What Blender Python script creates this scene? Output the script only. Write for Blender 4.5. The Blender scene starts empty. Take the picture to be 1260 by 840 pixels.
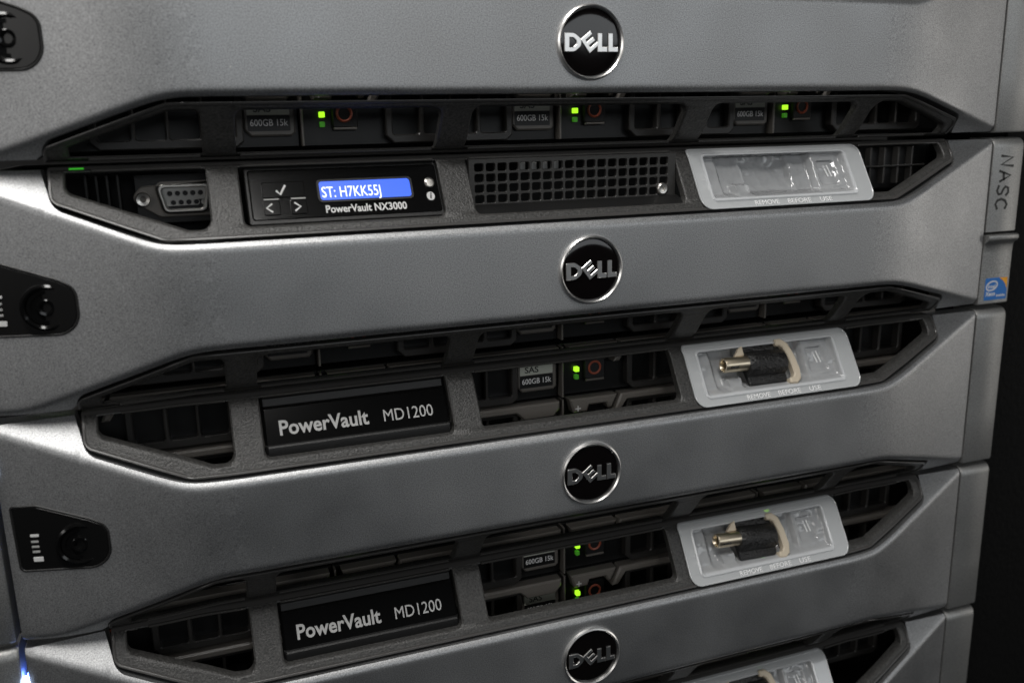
import bpy, bmesh, math, random
from mathutils import Vector, Matrix, noise
from mathutils.geometry import tessellate_polygon
random.seed(7)
S = 0.001                       # every length below is written in millimetres
scn = bpy.context.scene
COL = scn.collection

# ------------------------------------------------------------------ camera
cam_d = bpy.data.cameras.new('camera')
cam = bpy.data.objects.new('camera', cam_d); COL.objects.link(cam)
yaw, pitch, roll = 0.349660703, -0.233227645, -0.0223015779
fw = Vector((math.sin(yaw)*math.cos(pitch), math.cos(yaw)*math.cos(pitch), math.sin(pitch)))
r0 = Vector((math.cos(yaw), -math.sin(yaw), 0)); u0 = r0.cross(fw)
rt = math.cos(roll)*r0 + math.sin(roll)*u0
up = -math.sin(roll)*r0 + math.cos(roll)*u0
m = Matrix((rt, up, -fw)).transposed().to_4x4()
m.translation = Vector((-156.314691, -332.382436, 9.310133))*S
cam.matrix_world = m
cam_d.sensor_width = 36.0
cam_d.lens = 1104.58/1260*36.0
cam_d.clip_start = 0.01; cam_d.clip_end = 50
cam_d.dof.use_dof = True; cam_d.dof.focus_distance = 0.385; cam_d.dof.aperture_fstop = 10
scn.camera = cam

# ------------------------------------------------------------------ light
w = bpy.data.worlds.new('World'); scn.world = w; w.use_nodes = True
w.node_tree.nodes['Background'].inputs[0].default_value = (0.70, 0.83, 1.0, 1)
w.node_tree.nodes['Background'].inputs[1].default_value = 0.010
def area(name, loc, target, sx, sy, power, color):
    d = bpy.data.lights.new(name, 'AREA'); d.shape = 'RECTANGLE'; d.size = sx; d.size_y = sy
    d.energy = power; d.color = color
    o = bpy.data.objects.new(name, d); COL.objects.link(o); o.location = loc
    o.rotation_euler = (Vector(target)-Vector(loc)).to_track_quat('-Z', 'Y').to_euler()
    return o
area('ceiling_lamp', (-0.36, -0.20, 0.76), (-0.05, 0, -0.02), 1.1, 0.16, 11.5, (1.0, 0.98, 0.95))
area('aisle_light', (0.9, -2.6, 0.60), (0, 0, -0.05), 3.0, 0.7, 12.5, (0.93, 0.97, 1.0))
area('aisle_light_end', (-1.9, -1.7, 0.55), (-0.1, 0, 0), 0.8, 0.8, 7.5, (1.0, 0.975, 0.95))
area('aisle_light_right', (2.3, -0.85, -0.15), (0.2, 0, -0.1), 0.7, 1.1, 4.6, (1.0, 0.96, 0.91))
scn.view_settings.view_transform = 'Standard'; scn.view_settings.look = 'None'
scn.view_settings.exposure = 0.0; scn.view_settings.gamma = 1.0
scn.view_settings.use_curve_mapping = False

# ------------------------------------------------------------------ materials
MATS = {}
def mat(name, col, rough=0.5, metal=0.0, spec=0.5, emit=None, estr=0.0, bump=None, speck=None, alpha=1.0, coat=0.0, wear=False):
    m = bpy.data.materials.new(name); m.use_nodes = True
    nt = m.node_tree; b = nt.nodes['Principled BSDF']
    b.inputs['Base Color'].default_value = (*col, 1); b.inputs['Roughness'].default_value = rough
    b.inputs['Metallic'].default_value = metal; b.inputs['Specular IOR Level'].default_value = spec
    b.inputs['Coat Weight'].default_value = coat
    b.inputs['Alpha'].default_value = alpha
    if emit:
        b.inputs['Emission Color'].default_value = (*emit, 1); b.inputs['Emission Strength'].default_value = estr
    tc = nt.nodes.new('ShaderNodeTexCoord')
    if bump:                                   # (cells per metre, strength, distance in metres)
        n = nt.nodes.new('ShaderNodeTexNoise'); n.inputs['Scale'].default_value = bump[0]; n.inputs['Detail'].default_value = 4
        bp = nt.nodes.new('ShaderNodeBump'); bp.inputs['Strength'].default_value = bump[1]; bp.inputs['Distance'].default_value = bump[2]
        nt.links.new(tc.outputs['Object'], n.inputs['Vector']); nt.links.new(n.outputs['Fac'], bp.inputs['Height'])
        nt.links.new(bp.outputs['Normal'], b.inputs['Normal'])
    if speck:                                  # (cells per metre, low factor, high factor)
        n = nt.nodes.new('ShaderNodeTexNoise'); n.inputs['Scale'].default_value = speck[0]; n.inputs['Detail'].default_value = 3
        mr = nt.nodes.new('ShaderNodeMapRange'); mr.inputs[1].default_value = .3; mr.inputs[2].default_value = .7
        mr.inputs[3].default_value = speck[1]; mr.inputs[4].default_value = speck[2]
        mx = nt.nodes.new('ShaderNodeVectorMath'); mx.operation = 'SCALE'; mx.inputs[0].default_value = col
        nt.links.new(tc.outputs['Object'], n.inputs['Vector']); nt.links.new(n.outputs['Fac'], mr.inputs[0])
        nt.links.new(mr.outputs[0], mx.inputs['Scale']); nt.links.new(mx.outputs[0], b.inputs['Base Color'])
        if wear:                               # dust specks, and patches that are a little duller
            v = nt.nodes.new('ShaderNodeTexVoronoi'); v.inputs['Scale'].default_value = 150
            d = nt.nodes.new('ShaderNodeMapRange'); d.inputs[1].default_value = .035; d.inputs[2].default_value = .06
            d.inputs[3].default_value = 1; d.inputs[4].default_value = 0
            n2 = nt.nodes.new('ShaderNodeTexNoise'); n2.inputs['Scale'].default_value = 60
            g = nt.nodes.new('ShaderNodeMath'); g.operation = 'GREATER_THAN'; g.inputs[1].default_value = .60
            mu = nt.nodes.new('ShaderNodeMath'); mu.operation = 'MULTIPLY'
            mi = nt.nodes.new('ShaderNodeMix'); mi.data_type = 'RGBA'; mi.inputs[7].default_value = (.62, .61, .58, 1)
            for q in (v, n2): nt.links.new(tc.outputs['Object'], q.inputs['Vector'])
            nt.links.new(v.outputs['Distance'], d.inputs[0]); nt.links.new(n2.outputs['Fac'], g.inputs[0])
            nt.links.new(d.outputs[0], mu.inputs[0]); nt.links.new(g.outputs[0], mu.inputs[1])
            nt.links.new(mu.outputs[0], mi.inputs[0]); nt.links.new(mx.outputs[0], mi.inputs[6]); nt.links.new(mi.outputs[2], b.inputs['Base Color'])
            n3 = nt.nodes.new('ShaderNodeTexNoise'); n3.inputs['Scale'].default_value = 14; n3.inputs['Detail'].default_value = 6
            r3 = nt.nodes.new('ShaderNodeMapRange'); r3.inputs[1].default_value = .3; r3.inputs[2].default_value = .7
            r3.inputs[3].default_value = rough-.08; r3.inputs[4].default_value = rough+.09
            nt.links.new(tc.outputs['Object'], n3.inputs['Vector']); nt.links.new(n3.outputs['Fac'], r3.inputs[0]); nt.links.new(r3.outputs[0], b.inputs['Roughness'])
    MATS[name] = m
    return m
mat('grey_paint', (0.42, 0.424, 0.428), 0.49, 0.98, 0.5, bump=(2600, 0.12, 0.0002), speck=(2300, 0.62, 1.38), wear=True)
mat('ear_paint', (0.36, 0.36, 0.352), 0.5, 0.85, 0.5, bump=(2600, 0.12, 0.0002), speck=(2300, 0.66, 1.34), wear=True)
mat('black_plastic', (0.046, 0.045, 0.043), 0.42, 0, 0.5, bump=(1300, 0.6, 0.0005), speck=(1200, 0.45, 1.55))
mat('dark_plastic', (0.006, 0.006, 0.006), 0.5, 0, 0.5, bump=(1400, 0.3, 0.0004))
mat('mesh_black', (0.035, 0.034, 0.032), 0.45, bump=(1500, 0.3, 0.0003))
mat('grille_shaded', (0.032, 0.030, 0.028), 0.38, 0, 0.5, bump=(1500, 0.2, 0.0003))  # drive plastic darkened, so the bays' shade is put into its colour
mat('lip_plastic', (0.060, 0.058, 0.056), 0.32, 0, 0.5)
mat('rail_plastic', (0.06, 0.058, 0.055), 0.26, 0, 0.6)
mat('lock_black', (0.005, 0.005, 0.005), 0.30, 0, 0.35)
mat('gloss_dark', (0.006, 0.006, 0.006), 0.35, 0, 0.4)
mat('gloss_black', (0.004, 0.004, 0.004), 0.12, 0, 0.35)
mat('badge_black', (0.004, 0.003, 0.003), 0.10, 0, 0.5)
mat('chassis_black', (0.008, 0.008, 0.008), 0.6, 0, 0.3)
mat('post_black', (0.004, 0.004, 0.004), 0.7, 0, 0.1, bump=(300, 0.5, 0.001))
mat('chrome', (0.90, 0.89, 0.87), 0.32, 1.0)
mat('steel', (0.72, 0.70, 0.66), 0.34, 1.0)
mat('brass', (0.78, 0.68, 0.52), 0.36, 1.0)
mat('print_white', (0.66, 0.66, 0.65), 0.5)
mat('plate_print', (0.50, 0.50, 0.49), 0.5)
mat('print_grey', (0.35, 0.35, 0.34), 0.5)
mat('drive_grey', (0.15, 0.138, 0.124), 0.34, 0.0, 0.5, bump=(1500, 0.2, 0.0003))
mat('label_pale', (0.46, 0.48, 0.42), 0.5)
mat('label_black', (0.006, 0.006, 0.006), 0.4)
mat('ring_red', (0.36, 0.085, 0.045), 0.4)
mat('led_green', (0.2, 0.9, 0.05), 0.4, emit=(0.42, 1.0, 0.02), estr=1.2)
mat('led_dim', (0.05, 0.25, 0.03), 0.4, emit=(0.10, 0.55, 0.02), estr=0.16)
mat('led_blue', (0.1, 0.2, 0.9), 0.4, emit=(0.10, 0.22, 1.0), estr=30.0)
mat('led_bloom', (0.5, 0.6, 0.9), 0.4, emit=(0.55, 0.70, 1.0), estr=14.0)
mat('led_seam', (0.05, 0.5, 0.03), 0.4, emit=(0.06, 0.9, 0.03), estr=0.22)
mat('screen_blue', (0.02, 0.05, 0.3), 0.3, emit=(0.06, 0.16, 0.86), estr=1.0)
mat('screen_text', (0.8, 0.8, 0.9), 0.3, emit=(0.80, 0.86, 1.0), estr=1.0)
mat('key_cream', (0.60, 0.52, 0.40), 0.45)
mat('key_black', (0.010, 0.010, 0.010), 0.36, bump=(700, 0.9, 0.0010))
mat('sticker_blue', (0.02, 0.16, 0.50), 0.3)
mat('sticker_orange', (0.85, 0.38, 0.02), 0.3)
mat('ink', (0.012, 0.012, 0.012), 0.5)
mat('flange_plastic', (0.72, 0.74, 0.75), 0.20, 0, 1.0, alpha=0.58, coat=1.0)
mat('moulded', (0.90, 0.90, 0.90), 0.4, 0, 0.5)
mat('tray_plastic', (0.90, 0.92, 0.94), 0.06, 0, 1.0, alpha=0.44, coat=1.0)

# ------------------------------------------------------------------ shape helpers
H, P = 88.3, 88.9
XL, XR, DE = -228.0, 234.0, 19.5
def bend(x):                     # the bezel's two ends fall back from its flat middle
    t = (abs(x)-140.0)/92.0
    if t <= 0: return 0.0
    s = 0.45
    t = min(t, 1.0)
    return DE*(t*t/(2*s) if t < s else t-s/2)/(1-s/2)
def linked(name, me, material, parent=None, label=None):
    o = bpy.data.objects.new(name, me); COL.objects.link(o)
    if material and not me.materials: me.materials.append(MATS[material])
    if parent: o.parent = parent
    if label: o['label'] = label
    return o
def finish(bm, smooth=None):
    bmesh.ops.recalc_face_normals(bm, faces=bm.faces)
    me = bpy.data.meshes.new('shape'); bm.to_mesh(me); bm.free()
    if smooth is not None:
        for p in me.polygons: p.use_smooth = True
        me.set_sharp_from_angle(angle=math.radians(smooth))
    return me
def raw(verts, faces, smooth=None, recalc=True):
    bm = bmesh.new(); vs = [bm.verts.new((v[0]*S, v[1]*S, v[2]*S)) for v in verts]
    for f in faces:
        try: bm.faces.new([vs[i] for i in f])
        except ValueError: pass
    if recalc: return finish(bm, smooth)
    me = bpy.data.meshes.new('shape'); bm.to_mesh(me); bm.free()
    if smooth is not None:
        for p in me.polygons: p.use_smooth = True
        me.set_sharp_from_angle(angle=math.radians(smooth))
    return me
def rounded(pts, radii, seg=5):
    """polygon (x, z) with its corners rounded"""
    n = len(pts); out = []
    if not isinstance(radii, (list, tuple)): radii = [radii]*n
    for i in range(n):
        p = Vector(pts[i]); a = Vector(pts[i-1])-p; b = Vector(pts[(i+1) % n])-p
        r = radii[i]
        ang = a.angle(b)
        if r <= 0 or ang > 3.1: out.append((p.x, p.y)); continue
        t = min(r/math.tan(ang/2), a.length*.48, b.length*.48); r = t*math.tan(ang/2)
        a.normalize(); b.normalize()
        c = p+(a+b).normalized()*(r/math.sin(ang/2))
        s = p+a*t-c; e = p+b*t-c
        for k in range(seg+1):
            f = k/seg; v = s.lerp(e, f).normalized()*r
            out.append((c.x+v.x, c.y+v.y))
    return out
def rect(x0, x1, z0, z1, r=1.0, seg=4): return rounded([(x0, z0), (x1, z0), (x1, z1), (x0, z1)], r, seg)
def circle(cx, cz, r, n=24): return [(cx+r*math.cos(2*math.pi*k/n), cz+r*math.sin(2*math.pi*k/n)) for k in range(n)]
def sarea(l): return sum(l[i-1][0]*l[i][1]-l[i][0]*l[i-1][1] for i in range(len(l)))/2
def inset(loop, d):
    """shift a counter-clockwise loop inwards by d"""
    n = len(loop); out = []
    for i in range(n):
        p0, p, p1 = Vector(loop[i-1]), Vector(loop[i]), Vector(loop[(i+1) % n])
        e0 = (p-p0); e1 = (p1-p)
        if e0.length < 1e-6 or e1.length < 1e-6: out.append((p.x, p.y)); continue
        e0.normalize(); e1.normalize()
        n0 = Vector((-e0.y, e0.x)); n1 = Vector((-e1.y, e1.x)); b = n0+n1
        if b.length < 1e-4: b = n0
        b.normalize(); k = d/max(.4, b.dot(n0)); out.append((p.x+b.x*k, p.y+b.y*k))
    return out
def plate(outline, holes=(), front=0.0, thick=2.0, edge=0.3, depth=None, xcuts=(), zcuts=(), smooth=35, back=True):
    """flat plate with holes in the x-z plane; its front is at y = front; edge = chamfer; depth(x, z) bends it"""
    outline = outline if sarea(outline) > 0 else outline[::-1]
    holes = [h if sarea(h) < 0 else h[::-1] for h in holes]
    loops = [outline]+list(holes)
    bm = bmesh.new()
    def ring(lp, y): return [bm.verts.new((x*S, y*S, z*S)) for x, z in lp]
    fr = [inset(l, edge) for l in loops] if edge > 0 else loops
    vf = [ring(l, front) for l in fr]
    ve = [ring(l, front+edge) for l in loops] if edge > 0 else vf
    vb = [ring(l, front+thick) for l in loops]
    tri = tessellate_polygon([[Vector((x, z, 0)) for x, z in l] for l in fr])
    flat_f = [v for l in vf for v in l]; flat_b = [v for l in vb for v in l]
    for t in tri:
        for fl in ((flat_f, flat_b) if back else (flat_f,)):
            try: bm.faces.new([fl[i] for i in t])
            except ValueError: pass
    for k in range(len(loops)):
        n = len(loops[k])
        for A, B in (((vf[k], ve[k]), (ve[k], vb[k])) if edge > 0 else ((vf[k], vb[k]),)):
            for i in range(n):
                try: bm.faces.new((A[i-1], A[i], B[i], B[i-1]))
                except ValueError: pass
    bmesh.ops.recalc_face_normals(bm, faces=bm.faces)
    for x in xcuts: bmesh.ops.bisect_plane(bm, geom=bm.verts[:]+bm.edges[:]+bm.faces[:], plane_co=(x*S, 0, 0), plane_no=(1, 0, 0))
    for z in zcuts: bmesh.ops.bisect_plane(bm, geom=bm.verts[:]+bm.edges[:]+bm.faces[:], plane_co=(0, 0, z*S), plane_no=(0, 0, 1))
    if depth:
        for v in bm.verts: v.co.y += depth(v.co.x/S, v.co.z/S)*S
    me = bpy.data.meshes.new('shape'); bm.to_mesh(me); bm.free()
    if smooth is not None:
        for p in me.polygons: p.use_smooth = True
        me.set_sharp_from_angle(angle=math.radians(smooth))
    return me
def lathe(profile, axis, center, n=32, smooth=35):
    """profile = (radius, along) turned about axis 'x' or 'y' through center"""
    vs = []; fs = []; k = len(profile)
    for i in range(n):
        a = 2*math.pi*i/n; c, s = math.cos(a), math.sin(a)
        for r, t in profile:
            if axis == 'y': vs.append((center[0]+r*c, center[1]+t, center[2]+r*s))
            else: vs.append((center[0]+t, center[1]+r*c, center[2]+r*s))
    for i in range(n):
        j = (i+1) % n
        for q in range(k-1): fs.append((i*k+q, j*k+q, j*k+q+1, i*k+q+1))
    bm = bmesh.new(); bv = [bm.verts.new(Vector(v)*S) for v in vs]
    for f in fs: bm.faces.new([bv[i] for i in f])
    bmesh.ops.remove_doubles(bm, verts=bm.verts, dist=1e-7)
    return finish(bm, smooth)
def strokes(paths, width, front, thick=0.12):
    """flat pen strokes in the x-z plane"""
    vs = []; fs = []
    for path in paths:
        n = len(path); b = len(vs)
        for i, p in enumerate(path):
            a = Vector(path[max(0, i-1)]); c = Vector(path[min(n-1, i+1)])
            d = (c-a).normalized(); nn = Vector((-d.y, d.x))*width/2
            q = Vector(p)
            if i == 0: q = q-d*width*.35
            if i == n-1: q = q+d*width*.35
            for y in (front, front+thick):
                vs.append((q.x+nn.x, y, q.y+nn.y)); vs.append((q.x-nn.x, y, q.y-nn.y))
        for i in range(n-1):
            o, e = b+i*4, b+i*4+4
            fs += [(o, o+1, e+1, e), (o+2, e+2, e+3, o+3), (o, e, e+2, o+2), (o+1, o+3, e+3, e+1)]
        fs += [(b, b+2, b+3, b+1), (b+(n-1)*4, b+(n-1)*4+1, b+(n-1)*4+3, b+(n-1)*4+2)]
    return raw(vs, fs)
def lettering(txt, x0, x1, z0, height, front, weight=0.0, thick=0.1, rot=0.0, shear=0.0, depth=None):
    """a line of text fitted between x0 and x1 with its capitals 'height' tall on the baseline z0"""
    c = bpy.data.curves.new('t', 'FONT'); c.body = txt; c.size = 1.0; c.offset = weight; c.shear = shear
    c.resolution_u = 3; c.fill_mode = 'BOTH'; c.extrude = 0.01
    o = bpy.data.objects.new('t', c); COL.objects.link(o)
    bpy.context.view_layer.update()
    me = bpy.data.meshes.new_from_object(o.evaluated_get(bpy.context.evaluated_depsgraph_get()))
    bpy.data.objects.remove(o); bpy.data.curves.remove(c)
    xs = [v.co.x for v in me.vertices]; lo, hi = min(xs), max(xs)
    cap = 0.73
    for v in me.vertices:
        x = (v.co.x-lo)/(hi-lo)*(x1-x0); z = v.co.y/cap*height
        y = front+(0 if v.co.z > 0 else thick)
        X, Z = x0+x, z0+z
        if rot: X, Z = x0+x*math.cos(rot)-z*math.sin(rot), z0+x*math.sin(rot)+z*math.cos(rot)
        if depth: y += depth(X, Z)
        v.co = (X*S, y*S, Z*S)
    return me
def box(x0, x1, y0, y1, z0, z1, edge=0.3): return plate([(x0, z0), (x1, z0), (x1, z1), (x0, z1)], (), y0, y1-y0, edge)
def softmax(a, b, k):
    m = max(a, b); return m+k*math.log(math.exp((a-m)/k)+math.exp((b-m)/k))
def softmin(a, b, k): return -softmax(-a, -b, k)
def softplus(s, k): return k*math.log1p(math.exp(min(s/k, 60))) if s/k < 40 else s
def frange(a, b, n): return [a+(b-a)*i/n for i in range(n+1)]

# ------------------------------------------------------------------ bezel shell (z = 0 at the unit's top seam)
RIM = 3.1
def crease_top(x):               # lower border of the upper recess
    l = -3.0-0.415*(x-XL); r = -3.0-0.375*(XR-x)
    return softmax(softmax(l, -30.3, 1.2), softmax(r, -30.3, 1.2), .8) if -190 < x < 195 else softmax(softmax(l, -30.3, 1.2), r, .8)
def crease_bot(x):               # upper border of the lower recess, as height above the unit's bottom
    l = 23.0-0.35*(-157.0-x); r = 23.0-0.262*(x-161.0)
    return softmax(3.0, softmin(softmin(l, 23.0, 1.2), r, 1.2), 1.0)
EL, ER = -198.0, 205.0           # where the recesses' plastic frames end
def shell_depth(x, z):
    e = .5
    a = (crease_top(x+e)-crease_top(x-e))/(2*e); b = (crease_bot(x+e)-crease_bot(x-e))/(2*e)
    s1 = (z-crease_top(x))/math.sqrt(1+a*a); s2 = (crease_bot(x)-(z+H))/math.sqrt(1+b*b)
    return 0.92*(softplus(s1, .55)+softplus(s2, .55))
def end_round(x, z_curve, corner):   # border of the frame near its rounded end corner
    d = min(x-EL, ER-x)
    if d < 0: return 0.0
    return min(z_curve, 1e9) if d >= corner else max(0.0, z_curve-(corner-math.sqrt(max(0, corner**2-(corner-d)**2))))
def build_shell():
    xs = sorted(set([round(v, 3) for v in
        frange(XL, EL, 14)+frange(EL+.01, EL+5, 8)+frange(EL+5, -140, 30)+frange(-140, 140, 24)+frange(140, ER-5, 34)+frange(ER-5, ER-.01, 8)+frange(ER, XR, 14)]))
    cols = []
    for x in xs:
        zt = -1.5-end_round(x, -(crease_top(x)+RIM), 4.5); zb = -H+1.7+end_round(x, crease_bot(x)-RIM, 4.0)
        ct, cb = crease_top(x), -H+crease_bot(x)
        col = frange(zt, ct-3.0, 16)+frange(ct-3, cb+3, 8)[1:-1]+frange(cb+3, zb, 16)
        cols.append([(x, z) for z in col])
    n = len(cols[0]); vs = []; fs = []
    for c in cols:
        x = c[0][0]
        for (x, z) in c:
            e = min(x-XL, XR-x)
            vs.append((x, bend(x)+shell_depth(x, z)+max(0, .8-e)*.9, z))
    for i in range(len(cols)-1):
        for j in range(n-1):
            a = i*n+j; fs.append((a, a+n, a+n+1, a+1))
    # walls going back from the borders
    def wall(idx, back):
        b = len(vs)
        for k in idx: x, y, z = vs[k]; vs.append((x, y+back, z))
        for k in range(len(idx)-1): fs.append((idx[k], idx[k+1], b+k+1, b+k))
    m_ = len(cols)
    wall([i*n for i in range(m_)], 9); wall([i*n+n-1 for i in range(m_)], 9)
    wall(list(range(n)), 14); wall([(m_-1)*n+j for j in range(n)], 14)
    return raw(vs, fs, smooth=40)
def slope_depth(z): return 3.3+0.62*(27.0+z)      # the upper frame leans back towards the seam
def top_frame_depth(x, z):
    k = max(0.0, z-(crease_top(x)+RIM)); d = 3.3+.62*k
    if z > -6: d += 4.0*((6+min(z, 0))/6.0)**2*min(1, k/24)
    return d
def bottom_frame_depth(x, z):
    h = z+H; k = max(0.0, crease_bot(x)-RIM-h); d = 3.3+.80*k
    if h < 6: d += 4.0*((6-max(h, 0))/6.0)**2*min(1, k/18)
    return d
def lean(me, off=0.0):
    for v in me.vertices: v.co.y += (slope_depth(v.co.z/S)+off)*S
    return me
ZC = [0.7, 1.1, 1.6, 2.2, 3, 4, 5, 6, 7, 8, 9, 11]
XC = frange(140, 202, 16)
WIN = [(-192, -146), (-134.5, -58.6), (-46.5, 48.3), (61, 137), (147.5, 199)]
def build_top_frame(lip=False):
    g = .25
    pl = [(EL+g, -.6), (EL+g, crease_top(EL+g)+RIM+g), (-161.5, -27.2+g), (160, -27.2+g), (ER-g, crease_top(ER-g)+RIM+g), (ER-g, -.6)]
    out = rounded(pl, [.5, 4.5, 9, 9, 4.5, .5], 8)
    z0, z1 = -2.6, -23.5
    holes = [rounded([(-192.5, z0), (-192.5, -9.3), (-153.5, z1-.4), (-145.8, z1-.4), (-145.8, z0)], [.4, 3, 7, 4, .4])]
    for a, b in WIN[1:4]: holes.append(rounded([(a, z0), (a, z1), (b, z1), (b, z0)], [.4, 2.5, 2.5, .4]))
    holes.append(rounded([(147.5, z0), (147.5, z1-.4), (161, z1-.4), (199.5, -9.3), (199.5, z0)], [.4, 3, 6, 3, .4]))
    if lip: return plate(out, [inset(out if sarea(out) > 0 else out[::-1], 1.1)], -.7, 1.2, .25, lambda x, z: top_frame_depth(x, z)+bend(x), [-x for x in XC]+XC, [-z for z in ZC]+[-15, -19, -23])
    return plate(out, holes, 0, 4.5, .6, lambda x, z: top_frame_depth(x, z)+bend(x), [-x for x in XC]+XC, [-z for z in ZC]+[-15, -19, -23])
def build_bottom_frame(lip=False):
    g = .25
    Z = lambda h: h-H
    hl, hr = crease_bot(EL+g)-RIM-g, crease_bot(ER-g)-RIM-g
    pl = [(EL+g, Z(.6)), (ER-g, Z(.6)), (ER-g, Z(hr)), (161, Z(19.9-g)), (-157, Z(19.9-g)), (EL+g, Z(hl))]
    out = rounded(pl, [.5, .5, 4, 9, 9, 3.5], 8)
    a, b = 2.0, 17.0
    holes = [rounded([(-190, Z(a)), (-146, Z(a)), (-146, Z(b)), (-157, Z(b)), (-190, Z(5.6))], [.4, .4, 2.5, 6, 1])]
    for x0, x1 in WIN[1:4]: holes.append(rounded([(x0, Z(a)), (x1, Z(a)), (x1, Z(b)), (x0, Z(b))], [.4, .4, 3, 3]))
    holes.append(rounded([(146, Z(a)), (199, Z(a)), (199, Z(6.2)), (161, Z(b)), (146, Z(b))], [.4, .4, 2.5, 6, 5]))
    if lip: return plate(out, [inset(out if sarea(out) > 0 else out[::-1], 1.1)], -.7, 1.2, .25, lambda x, z: bottom_frame_depth(x, z)+bend(x), [-x for x in XC]+XC, [Z(z) for z in ZC]+[Z(13), Z(16)])
    return plate(out, holes, 0, 4.5, .6, lambda x, z: bottom_frame_depth(x, z)+bend(x), [-x for x in XC]+XC, [Z(z) for z in ZC]+[Z(13), Z(16)])

# ------------------------------------------------------------------ parts shared by the units
CACHE = {}
def shared(key, fn):
    if key not in CACHE: CACHE[key] = fn()
    return CACHE[key]
LOGO_Z = -48.0
def badge(u):
    ring = [(12.6, .2), (12.9, -1.0), (13.5, -1.5), (14.1, -1.1), (14.35, -.2), (14.35, 1.0)]
    b = linked('badge', shared('badge', lambda: lathe([(0, -.75), (5, -.72), (9, -.62), (12.0, -.4), (12.9, -.1), (12.9, 1)], 'y', (0, 0, LOGO_Z), 48)), 'badge_black', u)
    linked('badge_ring', shared('badge_ring', lambda: lathe(ring, 'y', (0, 0, LOGO_Z), 64)), 'chrome', b)
    def off(pts, k=1.0): return [(x*k, z*k+LOGO_Z) for x, z in pts]
    D = off(rounded([(-11.4, 3.4), (-7.2, 3.4), (-4.3, 1.2), (-4.3, -1.4), (-7.2, -3.6), (-11.4, -3.6)], [.2, 3, 2.2, 2.2, 3, .2], 5))
    Dh = off(rounded([(-9.3, 1.7), (-7.7, 1.7), (-6.4, .5), (-6.4, -.7), (-7.7, -1.9), (-9.3, -1.9)], [.1, 1.2, .9, .9, 1.2, .1], 4))
    a = math.radians(37)
    E = [(-2.6, 3.2), (-2.6, -3.2), (2.7, -3.2), (2.7, -1.75), (-.9, -1.75), (-.9, -.75), (2.3, -.75), (2.3, .75), (-.9, .75), (-.9, 1.75), (2.7, 1.75), (2.7, 3.2)]
    E = off([(x*math.cos(a)-z*math.sin(a)-.75, x*math.sin(a)+z*math.cos(a)) for x, z in E])
    def L(x): return off([(x, 3.4), (x, -3.6), (x+4.2, -3.6), (x+4.2, -1.7), (x+2.0, -1.7), (x+2.0, 3.4)])
    for k, (o, h) in enumerate(((D, [Dh]), (E, []), (L(2.6), []), (L(7.2), []))):
        linked('letter', shared('badge_letter%d' % k, lambda: plate(o, h, -1.25, .7, .18)), 'chrome', b)
def lock(u):
    def sk(x, z): return bend(x)
    out = rounded([(-224.5, -32.6), (-216, -32.6), (-199, -38.6), (-193.2, -41.5), (-193.2, -57.2), (-224, -57.2)], [.8, 5, 6, 8, 9.5, 1.5], 8)
    xc = frange(-222, -194, 7)
    p = linked('lock_plate', shared('lock_plate', lambda: plate(out, (), -.35, 1.5, .25, sk, xc)), 'lock_black', u)
    ou2 = inset(out if sarea(out) > 0 else out[::-1], -.9)
    linked('lock_rim', shared('lock_rim', lambda: plate(ou2, [inset(out if sarea(out) > 0 else out[::-1], .05)], -.5, 1.5, .3, sk, xc)), 'dark_plastic', p)
    c = (-203, bend(-203), -47.8)
    linked('lock_ring', shared('lock_ring', lambda: lathe([(6.2, .6), (6.5, -.9), (7.3, -1.4), (8.1, -.9), (8.3, .6)], 'y', c, 40)), 'gloss_black', p)
    linked('lock_cylinder', shared('lock_cylinder', lambda: lathe([(0, -.1), (1.5, -.1), (1.7, -1.0), (2.6, -1.2), (2.9, -1.0), (3.0, -.2), (4.6, -.2), (4.8, -.5), (6.1, -.5)], 'y', c, 32)), 'gloss_black', p)
    for k, (z, wd, hh) in enumerate(((-43.6, 3.0, 1.0), (-46.0, 2.6, .8), (-48.0, 2.6, .8), (-50.0, 2.6, .8), (-53.0, 3.4, 1.8))):
        linked('indicator_mark', shared('mark%d' % k, lambda: plate(rect(-219.5, -219.5+wd, z-hh/2, z+hh/2, .2, 2), (), -.6, .3, .05, sk)), 'print_white' if k in (0, 4) else 'print_grey', p)
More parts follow.
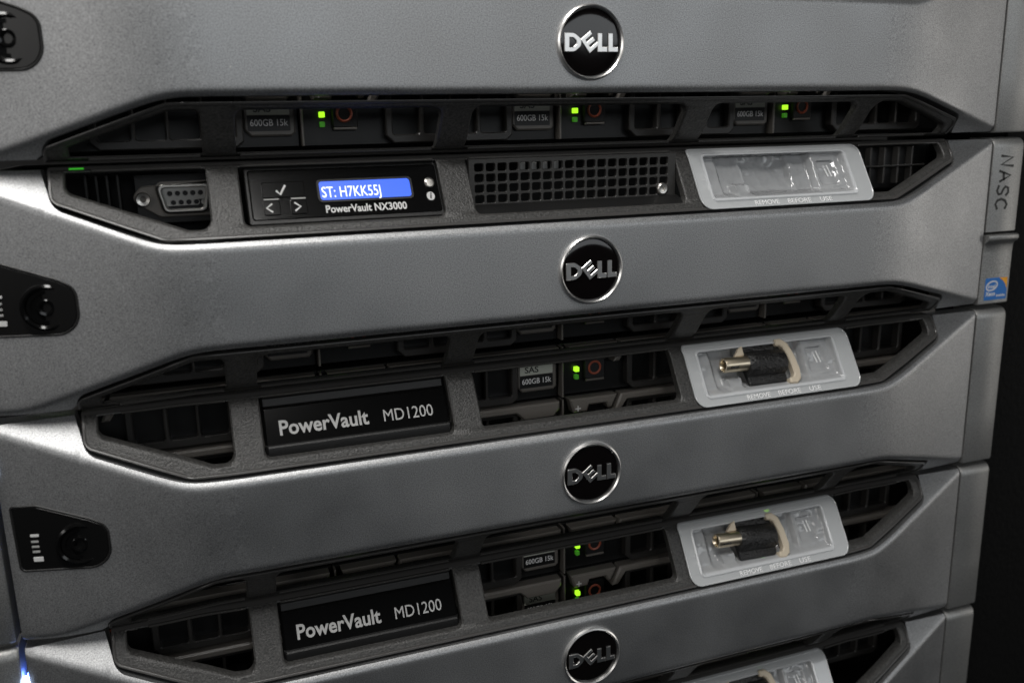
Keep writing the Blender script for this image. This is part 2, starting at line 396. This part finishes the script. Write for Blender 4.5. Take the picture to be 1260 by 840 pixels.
def ear(u, right, lip):
    x0, x1 = (XR+1.0, 255.6) if right else (-250.5, XL-2.4)
    def prof(zs, key):
        vs = []; fs = []
        for x, dx in ((x0, .5), (x0+.6, 0), (x1-1.0, 0), (x1, .8)):
            for z, d in zs: vs.append((x, DE+d+dx, z))
        n = len(zs)
        for i in range(3):
            for j in range(n-1): fs.append((i*n+j, (i+1)*n+j, (i+1)*n+j+1, i*n+j+1))
        b = len(vs)
        for i in (0, 3):
            for j in range(n): v = vs[i*n+j]; vs.append((v[0], DE+16, v[2]))
        for s, i in ((0, 0), (1, 3)):
            for j in range(n-1): fs.append((i*n+j, i*n+j+1, b+s*n+j+1, b+s*n+j))
        return raw(vs, fs, 40)
    rnd = [(-.9, 12), (-1.0, 4), (-1.6, 2.2), (-2.8, .9), (-4.2, .2), (-6, 0)]
    if lip:
        zs = rnd+[(-30, 0), (-48.6, 0), (-48.9, .5), (-49.0, 5)]
        e = linked('rack_ear', shared('ear_lip_a', lambda: prof(zs, 'a')), 'ear_paint', u)
        zs2 = [(-50.2, 6), (-50.3, -2.0), (-50.6, -2.6), (-52.0, -2.9), (-53.4, -2.2), (-54.4, -.6), (-56, .1), (-60, .3), (-80, .3), (-86.6, .3), (-87.2, 1), (-87.4, 6)]
        linked('release_latch', shared('ear_lip_b', lambda: prof(zs2, 'b')), 'ear_paint', e)
    else:
        zs = rnd+[(-30, 0), (-60, 0), (-86, 0), (-87, .5), (-87.4, 6)]
        e = linked('rack_ear', shared('ear_%d' % right, lambda: prof(zs, 'c')), 'ear_paint', u)
    return e
def unit(name, z0, label, lip=False, left_ear=True, lower=True, upper=True):
    u = bpy.data.objects.new(name, None); COL.objects.link(u); u.location = (0, 0, z0*S); u.empty_display_size = .02
    u['label'] = label; u['category'] = 'rack server' if name == 'rack_server' else 'disk array'; u['group'] = 'grey rack units stacked in the rack'
    linked('bezel', shared('bezel', build_shell), 'grey_paint', u)
    if upper:
        f = linked('grille_frame', shared('top_frame', build_top_frame), 'black_plastic', u)
        linked('frame_lip', shared('top_lip', lambda: build_top_frame(True)), 'lip_plastic', f)
        for k, (a, b) in enumerate(((-184, -147), (-133, -60), (-45, 47), (62, 136), (149, 190))):
            linked('grille_rail', shared('top_rail%d' % k, lambda: plate([(a, -2.7), (b, -2.7), (b, -1.7), (a, -1.7)], (), -1.2, 3, .4, lambda x, z: top_frame_depth(x, -2.2)+bend(x), frange(a, b, 8))), 'rail_plastic', f)
    if lower:
        f = linked('grille_frame', shared('bottom_frame', build_bottom_frame), 'black_plastic', u)
        linked('frame_lip', shared('bottom_lip', lambda: build_bottom_frame(True)), 'lip_plastic', f)
        for k, (a, b) in enumerate(((-184, -147), (-133, -60), (-45, 47), (62, 136), (149, 190))):
            linked('grille_rail', shared('bottom_rail%d' % k, lambda: plate([(a, .8-H), (b, .8-H), (b, 1.8-H), (a, 1.8-H)], (), -1.0, 3, .4, lambda x, z: bottom_frame_depth(x, 1.4-H)+bend(x), frange(a, b, 8))), 'rail_plastic', f)
    badge(u)
    lock(u)
    ear(u, True, lip)
    ear(u, False, False)
    linked('chassis', shared('chassis', lambda: box(-219, 219, 46, 110, -86.5, -1.8, .5)), 'chassis_black', u)
    return u

# ------------------------------------------------------------------ the rack itself
def setting():
    post = bpy.data.objects.new('rack_post', None); COL.objects.link(post); post.location = (.27, .03, -.4)
    post['label'] = 'black metal rack upright right of the stacked units'; post['category'] = 'rack post'
    def loc(me):
        for v in me.vertices: v.co -= Vector((.27, .03, -.4))
        return me
    linked('post_face', loc(plate([(259, -400), (330, -400), (330, 220), (259, 220)], (), 34, 3, .6)), 'post_black', post)
    linked('post_flange', loc(box(258, 262, 36, 120, -400, 220, .6)), 'post_black', post)
    o = linked('rack_wall', box(-330, 420, 190, 196, -420, 260, .5), 'chassis_black')
    o['kind'] = 'structure'; o['label'] = 'black inner wall of the rack behind the units'
setting()

U0 = unit('rack_server', P, 'topmost grey unit, cropped by the upper edge of the photo')
U1 = unit('rack_server', 0, 'grey unit with lit blue display, handwriting and blue sticker on its right end', lip=True)
U2 = unit('disk_array', -P, 'grey unit directly below the one with the blue display')
U3 = unit('disk_array', -2*P, 'grey unit second below the one with the blue display')
U4 = unit('disk_array', -3*P, 'dark lowest grey unit, mostly cut off by the bottom edge')

# ------------------------------------------------------------------ front panel of the unit with the display
def display_panel(u):
    f = 2.0
    p = linked('display_panel', lean(plate(rect(-131.8, -58.9, -22.2, -3.6, 1.6), (), f, 6, .9)), 'gloss_black', u)
    linked('panel_bevel', lean(plate(rect(-132.6, -58.7, -23.3, -2.8, 1.0), [rect(-131.0, -59.8, -21.4, -4.4, 1.6)], f+.5, 5, .4)), 'dark_plastic', p)
    linked('screen_frame', lean(plate(rect(-106.7, -69.8, -16.4, -8.1, 1.6), [rect(-105.9, -70.6, -15.7, -8.8, 1.2)], f-.45, .6, .12)), 'dark_plastic', p)
    linked('screen', lean(plate(rect(-105.8, -70.7, -15.6, -8.9, 1.1), (), f-.25, .5, .05)), 'screen_blue', p)
    linked('screen_lettering', lean(lettering('ST: H7KK55J', -105.1, -82.6, -14.6, 4.0, f-.36, .004, .08)), 'screen_text', p)
    linked('lettering', lean(lettering('PowerVault NX3000', -104.5, -73.4, -20.1, 2.7, f-.12, .022, .1)), 'print_white', p)
    for k, (a, b, c, d) in enumerate(((-126.9, -111.3, -13.9, -8.4), (-126.9, -121.0, -20.0, -14.8), (-117.2, -111.3, -20.0, -14.8))):
        linked('button', lean(plate(rect(a, b, c, d, .6, 3), (), f-.5, .8, .25)), 'gloss_black', p)
    for a, b in ((-126.6, -121.2), (-116.8, -111.4)):
        linked('button_edge', lean(plate(rect(a, b, -14.7, -14.2, .1, 2), (), f-.62, .4, .05)), 'print_grey', p)
    linked('check_mark', lean(strokes([[(-121.6, -11.6), (-120.4, -12.8), (-118.4, -9.8)]], .75, f-.65)), 'print_white', p)
    linked('arrow_mark', lean(strokes([[(-124.0, -16.1), (-126.0, -17.4), (-124.0, -18.8)]], .6, f-.65)), 'print_white', p)
    linked('arrow_mark', lean(strokes([[(-115.6, -16.0), (-113.6, -17.3), (-115.6, -18.7)]], .6, f-.65)), 'print_white', p)
    linked('round_button', lean(lathe([(0, -1.2), (1.4, -1.1), (1.9, -.6), (2.0, .3)], 'y', (-62.8, f, -10.8), 24)), 'steel', p)
    linked('info_disc', lean(plate(circle(-63.2, -15.9, 1.6), (), f-.12, .3, .05)), 'print_white', p)
    linked('info_mark', lean(strokes([[(-63.3, -16.6), (-63.1, -15.6)], [(-63.0, -15.0), (-62.95, -14.8)]], .55, f-.22)), 'ink', p)
def mesh_grille(u):
    holes = []
    for i in range(18):
        for j in range(4):
            x, z = -41.9+i*4.95, -5.9-j*4.2
            if x+2 > 47.5: continue
            holes.append(rect(x-1.95, x+1.95, z-1.6, z+1.6, .75, 3))
    g = linked('mesh_grille', plate([(-46.2, -20.9), (48.0, -20.9), (48.0, -2.6), (-46.2, -2.6)], holes, 15.5, 1.6, .2), 'mesh_black', u)
    vs = [(-46.2, 6.6, -23.4), (48.1, 6.6, -23.4), (48.1, 14, -20.6), (-46.2, 14, -20.6), (48.1, 16, -20.5), (-46.2, 16, -20.5), (48.1, 16, -24), (-46.2, 16, -24)]
    linked('mesh_sill', raw(vs, [(0, 1, 2, 3), (3, 2, 4, 5), (5, 4, 6, 7)]), 'dark_plastic', g)
    linked('screw', lathe([(0, -.5), (1.0, -.6), (1.1, -1.6), (2.0, -1.7), (2.5, -1.2), (2.6, 0)], 'y', (41.1, 15.5, -17.7), 20), 'steel', g)
    for i, x in enumerate((-22.1, -17.1, -12.2, -7.2)):
        linked('port_tab', box(x-1.5, x+1.5, 19, 21, -7.6, -4.3, .2), 'print_grey', g)
def video_port(u):
    d = 26.0
    shell = rounded([(-163.4, -8.4), (-144.2, -8.4), (-146.2, -18.8), (-161.2, -18.8)], [1.8, 1.8, 2.4, 2.4])
    core = rounded([(-162.0, -9.6), (-145.6, -9.6), (-147.2, -17.7), (-160.2, -17.7)], [1.2, 1.2, 1.8, 1.8])
    p = linked('video_port', plate(shell, [core], d+8-4.2, 4, .35), 'steel', u)
    linked('port_flange', plate(rounded([(-173, -13.6), (-169, -9.0), (-141, -7.0), (-141, -20.6), (-163, -20.6)], [3, 3, 1, 1, 3]), [inset(shell[::-1] if sarea(shell) < 0 else shell, -.6)], d+8-1.4, 1.4, .4), 'drive_grey', p)
    linked('port_socket', plate(core, [circle(-158.9+i*2.75+(1.0 if j else 0), -11.9-j*3.4, .95, 10) for i in range(5) for j in range(2)], d+8-3.2, 2, .2), 'print_grey', p)
    linked('port_floor', plate(core, (), d+8-1.0, .5, 0), 'label_black', p)
    linked('hex_standoff', lathe([(0, .6), (1.1, .6), (1.2, -1.6), (2.3, -1.9), (2.7, -1.2), (2.8, 2)], 'y', (-168.4, d+8-1.4, -13.6), 18), 'steel', p)
    linked('port_plate', plate([(-171, -23), (-141, -23), (-141, -4.5), (-171, -4.5)], (), d+8, 4, .3), 'dark_plastic', p)
    for k, x in enumerate((-187, -183.4, -179.8, -176.2)):
        linked('vent_rib', box(x-.5, x+.5, d+3, d+12, -20, -4, .2), 'dark_plastic', p)
def side_vent(u):
    v = linked('side_vent', plate([(143, -24.5), (205, -24.5), (205, -2.5), (143, -2.5)], (), 34, 4, .3), 'dark_plastic', u)
    for k in range(6):
        linked('vent_rib', box(149+k*8.6, 150.2+k*8.6, 30, 36, -21-.2*k, -4, .3), 'rail_plastic', v)
    linked('vent_rib', box(146, 200, 29, 36, -13.6, -12.6, .3), 'rail_plastic', v)
display_panel(U1); mesh_grille(U1); video_port(U1); side_vent(U1)
def handwriting(u):
    # letters written sideways: their tops point right, they read downwards
    G = {'N': [[(0, 0), (.15, 1), (.85, 0), (1, 1.05)]],
         'A': [[(0, 0), (.45, 1), (1, .1)], [(.18, .36), (.85, .42)]],
         'S': [[(.95, .82), (.7, 1), (.25, .95), (.12, .7), (.4, .52), (.8, .38), (.85, .14), (.5, -.02), (.05, .1)]],
         'C': [[(.95, .9), (.6, 1.03), (.2, .85), (.02, .5), (.15, .15), (.5, 0), (.95, .18)]]}
    p = None
    for k, (ch, z) in enumerate((('N', -10.0), ('A', -17.6), ('S', -25.0), ('C', -31.8))):
        def place(q, z=z): return (240.6-.16*(-z-10)*.4+q[1]*7.6, z-q[0]*5.2)
        o = linked('handwritten_letter', strokes([[place(q) for q in s] for s in G[ch]], 1.35, DE-.12, .1), 'ink', u, 'black handwritten letter '+ch)
def sticker(u):
    d = DE+.3
    s = linked('sticker', plate(rect(238.2, 253.6, -85.0, -73.2, .5, 3), (), d-.12, .1, .02), 'sticker_blue', u, 'blue square sticker with an orange corner')
    linked('orange_corner', plate([(247.6, -73.3), (253.4, -73.3), (253.4, -79.6), (252.4, -77.4), (250.6, -75.2)], (), d-.16, .03, 0), 'sticker_orange', s)
    tilt = math.radians(14)
    def ell(a, b, n=28): return [(242.9+a*math.cos(2*math.pi*k/n)*math.cos(tilt)-b*math.sin(2*math.pi*k/n)*math.sin(tilt), -77.4+a*math.cos(2*math.pi*k/n)*math.sin(tilt)+b*math.sin(2*math.pi*k/n)*math.cos(tilt)) for k in range(n)]
    linked('oval_ring', plate(ell(4.2, 2.7), [ell(3.4, 1.9)], d-.17, .04, 0), 'print_white', s)
    linked('lettering', lettering('intel', 240.3, 245.4, -78.6, 2.0, d-.17, .02, .04), 'print_white', s)
    linked('lettering', lettering('Xeon', 238.9, 245.6, -82.7, 2.3, d-.17, .03, .04), 'print_white', s)
    linked('lettering', lettering('inside', 246.6, 252.6, -83.4, 1.4, d-.17, .03, .04), 'print_white', s)
handwriting(U1); sticker(U1)
linked('status_light', box(-190.5, -186, bend(-188)+8.5, bend(-188)+11, -1.5, -.95, .2), 'led_seam', U1)

# ------------------------------------------------------------------ name plates and status lights of the disk arrays
def name_plate(u):
    def build(zs):
        vs = []; fs = []
        n = len(zs)
        for x, dx in ((-134.0, 1.2), (-133.0, 0), (-60.2, 0), (-59.2, 1.2)):
            for z, d in zs: vs.append((x, d+dx, z))
        for i in range(3):
            for j in range(n-1): fs.append((i*n+j, (i+1)*n+j, (i+1)*n+j+1, i*n+j+1))
        return raw(vs, fs, 30)
    p = linked('name_plate', shared('name_plate', lambda: lean(build([(-6.3, 3.0), (-6.6, 2.3), (-7.1, 2.0), (-12, 2.0), (-19.4, 2.0)]))), 'gloss_black', u)
    linked('plate_top', shared('plate_top', lambda: lean(build([(-2.2, 5), (-2.6, 2.6), (-3.6, 2.0), (-6.3, 2.9)]))), 'dark_plastic', p)
    linked('plate_sill', shared('plate_sill', lambda: lean(build([(-19.4, 2.0), (-19.7, 1.4), (-20.3, 1.2), (-22.6, 2.2), (-23.5, 3.0), (-23.6, 12)]))), 'dark_plastic', p)
    linked('lettering', shared('pv', lambda: lean(lettering('PowerVault', -128.0, -92.8, -16.4, 5.2, 1.88, .022, .1))), 'plate_print', p)
    linked('lettering', shared('md', lambda: lean(lettering('MD1200', -86.6, -66.0, -16.4, 4.4, 1.88, .0, .1))), 'plate_print', p)
for u in (U2, U3, U4):
    name_plate(u)
    linked('status_light', shared('blue_led', lambda: box(XL-.9, XL-.1, DE+2, DE+6, -21, -13.5, .2)), 'led_blue', u)
    linked('status_light', shared('blue_bloom', lambda: plate(rect(XL-2.9, XL-.05, -21, -14.5, 1.2), (), DE-.6, 4, .5)), 'led_bloom', u)  # glowing lens widened across the gap to imitate the light's bloom

# ------------------------------------------------------------------ hard drives behind the grilles
DD = 33.0
HANDLE = [(3, 12.2), (27.5, 12.2), (24.6, 6.0), (22.8, 6.0), (21.8, 8.6), (13.0, 8.6), (12.0, 5.6), (5.0, 5.6)]
BRACKET = [(29.2, 12.4), (106.8, 12.4), (106.8, 9.0), (103.8, 5.4), (89.4, 5.4), (85.6, 9.0), (32.4, 9.0), (28.2, 3.0), (25.2, 3.0)]
GRILLE = rounded([(33.2, 8.4), (33.2, -8.6), (36.4, -11.6), (84.4, -11.6), (87.2, -9.4), (87.2, 8.4)], [.4, .4, .4, .4, .4, .4], 2)
CELLS = [(36.0, 47.2), (49.0, 59.4), (60.8, 71.6), (73.2, 84.4)]
def hard_drive(col, z, label, sas=True, group='hard drives behind the grilles', top=True):
    x0 = -217.5+col*109.0
    d = bpy.data.objects.new('hard_drive', None); COL.objects.link(d); d.location = (x0*S, DD*S, z*S); d.empty_display_size = .01
    d['label'] = label; d['category'] = 'hard drive'; d['group'] = group
    linked('carrier', shared('hd_body', lambda: plate([(.6, -12.0), (108.4, -12.0), (108.4, 12.6), (.6, 12.6)], (), 3, 9, .3)), 'gloss_dark', d)
    linked('handle', shared('hd_handle', lambda: plate(HANDLE, (), -3.0, 6, .8)), 'drive_grey', d)
    linked('bracket', shared('hd_bracket', lambda: plate(BRACKET, (), -3.6, 6, .8)), 'drive_grey', d)
    linked('plus_mark', shared('hd_plus', lambda: strokes([[(5.9, 7.6), (8.3, 7.6)], [(7.1, 6.4), (7.1, 8.8)]], .55, -3.1, .1)), 'print_white', d)
    linked('divider', shared('hd_div', lambda: box(0, .9, -1.0, 5, -11.8, 12, .2)), 'drive_grey', d)
    linked('grille', shared('hd_grille', lambda: plate(GRILLE, [rounded([(a, 7), (a, -8.2), (b, -8.2), (b, 7)], [.3, 1, 1, .3], 3) for a, b in CELLS], -1.6, 5, .5)), 'grille_shaded', d)
    linked('indicator_light', shared('hd_led1', lambda: plate(rect(7.5, 9.6, -1.1, 1.1, .3, 2), (), .9, 2, .1)), 'led_green', d)
    linked('indicator_light', shared('hd_led2', lambda: plate(rect(7.6, 9.5, -4.8, -2.7, .3, 2), (), 1.2, 2, .1)), 'led_dim', d)
    b = linked('release_button', shared('hd_btn', lambda: plate(rect(12.4, 22.6, -5.2, 5.6, .8, 3), (), .6, 3, .5)), 'dark_plastic', d)
    linked('button_ring', shared('hd_ring', lambda: lathe([(2.35, .2), (2.4, -.2), (2.9, -.45), (3.35, -.2), (3.4, .2)], 'y', (17.2, .5, .2), 28)), 'ring_red', b)
    linked('button_lip', shared('hd_lip', lambda: box(12.8, 22.0, .1, 1.6, -6.0, -5.0, .3)), 'drive_grey', b)
    if col == 3: return d                       # its label end lies behind the bezel's right end
    l = linked('label_plate', shared('hd_label', lambda: plate(rounded([(87.6, 5.2), (87.6, -5.2), (90.2, -7.8), (105.6, -7.8), (107.0, -6.4), (107.0, 5.2)], .3, 2), (), .5, 4, .7)), 'drive_grey', d)
    linked('pale_strip', shared('hd_pale', lambda: plate(rect(89.0, 105.0, .2, 5.2, .3, 2), (), .35, .5, .05)), 'label_pale', l)
    linked('black_strip', shared('hd_black', lambda: plate(rect(89.0, 105.0, -5.8, 0, .3, 2), (), .35, .5, .05)), 'label_black', l)
    linked('lettering', shared('hd_sas', lambda: lettering('SAS', 91.4, 98.0, 1.3, 2.9, .24, .012, .1)), 'ink', l)
    linked('lettering', shared('hd_600', lambda: lettering('600GB 15k', 90.0, 104.2, -3.9, 2.6, .24, .004, .1)), 'moulded', l)
    return d
COLN = ['leftmost', 'second', 'third', 'rightmost']
for c in range(4): hard_drive(c, 16.0, 'hard drive in the %s bay just above the blue display unit' % COLN[c], group='hard drives of the topmost unit')
for c in range(4): hard_drive(c, 16.0-P, 'dark hard drive in the %s bottom bay of the blue display unit' % COLN[c], group='hard drives of the display unit')
for k, nm in ((1, 'first'), (2, 'second')):
    for rI in range(3):
        for c in range(4):
            hard_drive(c, -P*k-11.0-25.2*rI, 'hard drive, %s bay of the %s row, %s disk array below the blue display' % (COLN[c], ('upper', 'middle', 'bottom')[rI], nm), group='hard drives of the %s disk array' % nm)
for c in range(4): hard_drive(c, -3*P-11.0, 'hard drive in the %s bay of the lowest unit at the bottom edge' % COLN[c], group='hard drives of the lowest unit')

# ------------------------------------------------------------------ key trays and keys
def tray_depth(x, z): return top_frame_depth(min(x, 140), z)-1.5
def smooth01(t): t = max(0, min(1, t)); return t*t*(3-2*t)
TX0, TX1, TZ0, TZ1 = 61.2, 136.6, -22.2, -4.4
def build_pocket():
    nx, nz = 110, 44; vs = []; fs = []
    for i in range(nx+1):
        for j in range(nz+1):
            x = TX0+(TX1-TX0)*i/nx; z = TZ0+(TZ1-TZ0)*j/nz
            e = min(x-TX0, TX1-x, z-TZ0, TZ1-z)
            wall = smooth01(e/1.6)
            fl = 7.4
            fl -= 3.8*(1-smooth01((x-68.0)/3.0))                     # shallow left shelf
            fl -= 4.4*smooth01((x-118.5)/1.2)                        # raised right shelf
            fl += 1.6*smooth01((x-121.5)/1.0)*smooth01((132-x)/1.0)*smooth01((z+19.5)/1)*smooth01((-8.4-z)/1)
            if 83 < x < 109:
                dz = (z+13.4)/8.2
                if abs(dz) < 1: fl += 3.2*math.sqrt(1-dz*dz)*smooth01((x-83)/1.2)*smooth01((109-x)/1.2)
            if 74 < x < 83: fl -= 4.6*smooth01((x-74)/.8)*smooth01((83-x)/.8)*smooth01((-17.0-z)/.7)   # pad under the barrel
            fl += 1.1*noise.noise(Vector((x*.16, z*.22, 3)))+.25*noise.noise(Vector((x*.5, z*.5, 9)))
            d = tray_depth(x, z)+max(0, fl)*wall
            vs.append((x, d, z))
    for i in range(nx):
        for j in range(nz): a = i*(nz+1)+j; fs.append((a, a+nz+1, a+nz+2, a+1))
    return raw(vs, fs, 60)
def key_tray(z0, label):
    t = bpy.data.objects.new('key_tray', None); COL.objects.link(t); t.location = (0, 0, z0*S); t.empty_display_size = .01
    t['label'] = label; t['category'] = 'plastic tray'; t['group'] = 'clear plastic key trays on the grilles'
    out = rounded([(54.2, -26.6), (146.4, -26.6), (146.4, -1.4), (54.2, -1.4)], [5, 5, 2.5, 2.5], 6)
    hole = rounded([(TX0, TZ0), (TX1, TZ0), (TX1, TZ1), (TX0, TZ1)], 1.2, 4)
    linked('flange', shared('flange', lambda: plate(out, [hole], 0, .7, .25, lambda x, z: tray_depth(x, z)+bend(x)*.6, [140, 143], [-z for z in ZC]+[-15, -19])), 'flange_plastic', t)
    linked('pocket', shared('pocket', build_pocket), 'tray_plastic', t)
    ho = rounded([(TX0-1.3, TZ0-1.3), (TX1+1.3, TZ0-1.3), (TX1+1.3, TZ1+1.0), (TX0-1.3, TZ1+1.0)], 2.2, 5)
    linked('rim_bead', shared('bead', lambda: plate(ho, [hole], -.75, 1.2, .5, lambda x, z: tray_depth(x, z), [80, 100, 120], [-z for z in ZC]+[-15, -19])), 'tray_plastic', t)
    linked('edge_bead', shared('bead2', lambda: plate(out, [inset(out, .6)], -.4, .9, .28, lambda x, z: tray_depth(x, z)+bend(x)*.6, [140, 143], [-z for z in ZC]+[-15, -19])), 'flange_plastic', t)
    fd = lambda x, z: tray_depth(x, z)
    for txt, a, b in (('REMOVE', 80.8, 93.4), ('BEFORE', 98.0, 110.4), ('USE', 115.4, 122.0)):
        linked('lettering', shared('tr_'+txt, lambda: lettering(txt, a, b, -25.75, 2.0, -.12, .0, .08, depth=fd)), 'moulded', t)
    rc = []
    for k in range(3):
        a = math.radians(90+120*k)
        c = (58.7+1.9*math.cos(a), -13.4+1.9*math.sin(a))
        b = math.radians(90+120*(k+1)); e = (58.7+1.9*math.cos(b), -13.4+1.9*math.sin(b))
        rc.append([(c[0]*.85+e[0]*.15, c[1]*.85+e[1]*.15), (c[0]*.3+e[0]*.7, c[1]*.3+e[1]*.7)])
    rc.append([(57.4, -18.6), (57.4, -16.8), (58.4, -17.0), (58.4, -17.6), (57.5, -17.7)]); rc.append([(59.0, -16.8), (60.2, -16.8)]); rc.append([(59.6, -16.8), (59.6, -18.6)])
    linked('recycling_mark', shared('recycle', lambda: lean(strokes(rc, .5, -1.65, .1))), 'moulded', t)
    sd = []
    for x in (126.2, 128.2): sd.append([(x, -11), (x+.9, -15.5)])
    linked('molded_mark', shared('tick', lambda: lean(strokes(sd, .7, 2.4, .3))), 'moulded', t)
    return t
def key(z0, label, dx=0, turn=1.5):
    k = bpy.data.objects.new('key', None); COL.objects.link(k); k.location = ((95.2+dx)*S, 12.6*S, (z0-13.4)*S); k.empty_display_size = .005
    k.rotation_euler = (math.radians(-31), math.radians(turn), 0)
    k['label'] = label; k['category'] = 'key'; k['group'] = 'barrel keys in the clear trays'
    linked('barrel', shared('k_barrel', lambda: lathe([(2.2, 2), (2.4, -.8), (2.7, -1.2), (3.3, -1.1), (3.5, -.6), (3.5, 12.5), (0, 12.5)], 'x', (-21.5, -2.2, 1.0), 28)), 'brass', k)
    linked('barrel_notch', shared('k_notch', lambda: box(-20.5, -16.5, -5.9, -4.8, -1.4, -.7, .1)), 'key_black', k)
    linked('tooth', shared('k_tooth', lambda: plate([(-15.5, 4.6), (-10.0, 4.8), (-10.0, 9.6), (-12.0, 8.6)], (), -2.5, 2.0, .25)), 'key_cream', k)
    def grip():
        vs = []; fs = []
        prof = [(9.0, .6), (8.8, -.9), (5.6, -1.3), (4.6, -3.8), (2.6, -5.6), (0, -6.1), (-2.4, -5.6), (-4.4, -3.9), (-5.2, -1.4), (-8.2, -1.0), (-8.6, .6), (0, 2.4)]
        n = len(prof)
        xs = [-10.2, -9.6, -5, 0, 5, 10.2, 10.9]
        sc = [.9, 1, 1, 1, 1, 1, .92]
        for x, s in zip(xs, sc):
            for z, y in prof: vs.append((x, y*s, z*s*1.14+.4))
        for i in range(len(xs)-1):
            for j in range(n): q = (j+1) % n; fs.append((i*n+j, (i+1)*n+j, (i+1)*n+q, i*n+q))
        fs.append(tuple(range(n))); fs.append(tuple((len(xs)-1)*n+j for j in range(n)))
        return raw(vs, fs, 50)
    linked('grip', shared('k_grip', grip), 'key_black', k)
    lo = [(8.2, 11.2), (11.8, 11.4), (15.2, 8.8), (17.2, 3.0), (18.4, -4.2), (17.6, -9.0), (15.0, -11.2), (11.0, -10.8)]
    li = [(11.4, -7.8), (13.4, -8.0), (14.6, -6.0), (14.3, -2.4), (13.2, 3.0), (12.0, 6.8), (10.2, 8.0), (8.4, 7.8)]
    linked('loop', shared('k_loop', lambda: plate(rounded(lo+li, .9, 3), (), -3.2, 3.4, .6)), 'key_cream', k)
    return k
key_tray(0, 'empty clear plastic tray on the unit with the blue display')
key_tray(-P, 'clear plastic tray holding a key, directly below the empty tray')
key_tray(-2*P, 'clear plastic tray holding a key, second below the empty tray')
key_tray(-3*P, 'clear plastic tray cut off by the bottom edge of the photo')
key(-P, 'black barrel key with cream loop in the tray just below the empty one')
key(-2*P, 'black barrel key with cream loop in the lower fully visible tray', -.8, 4.0)
key(-3*P, 'black barrel key with cream loop cut off by the bottom edge')
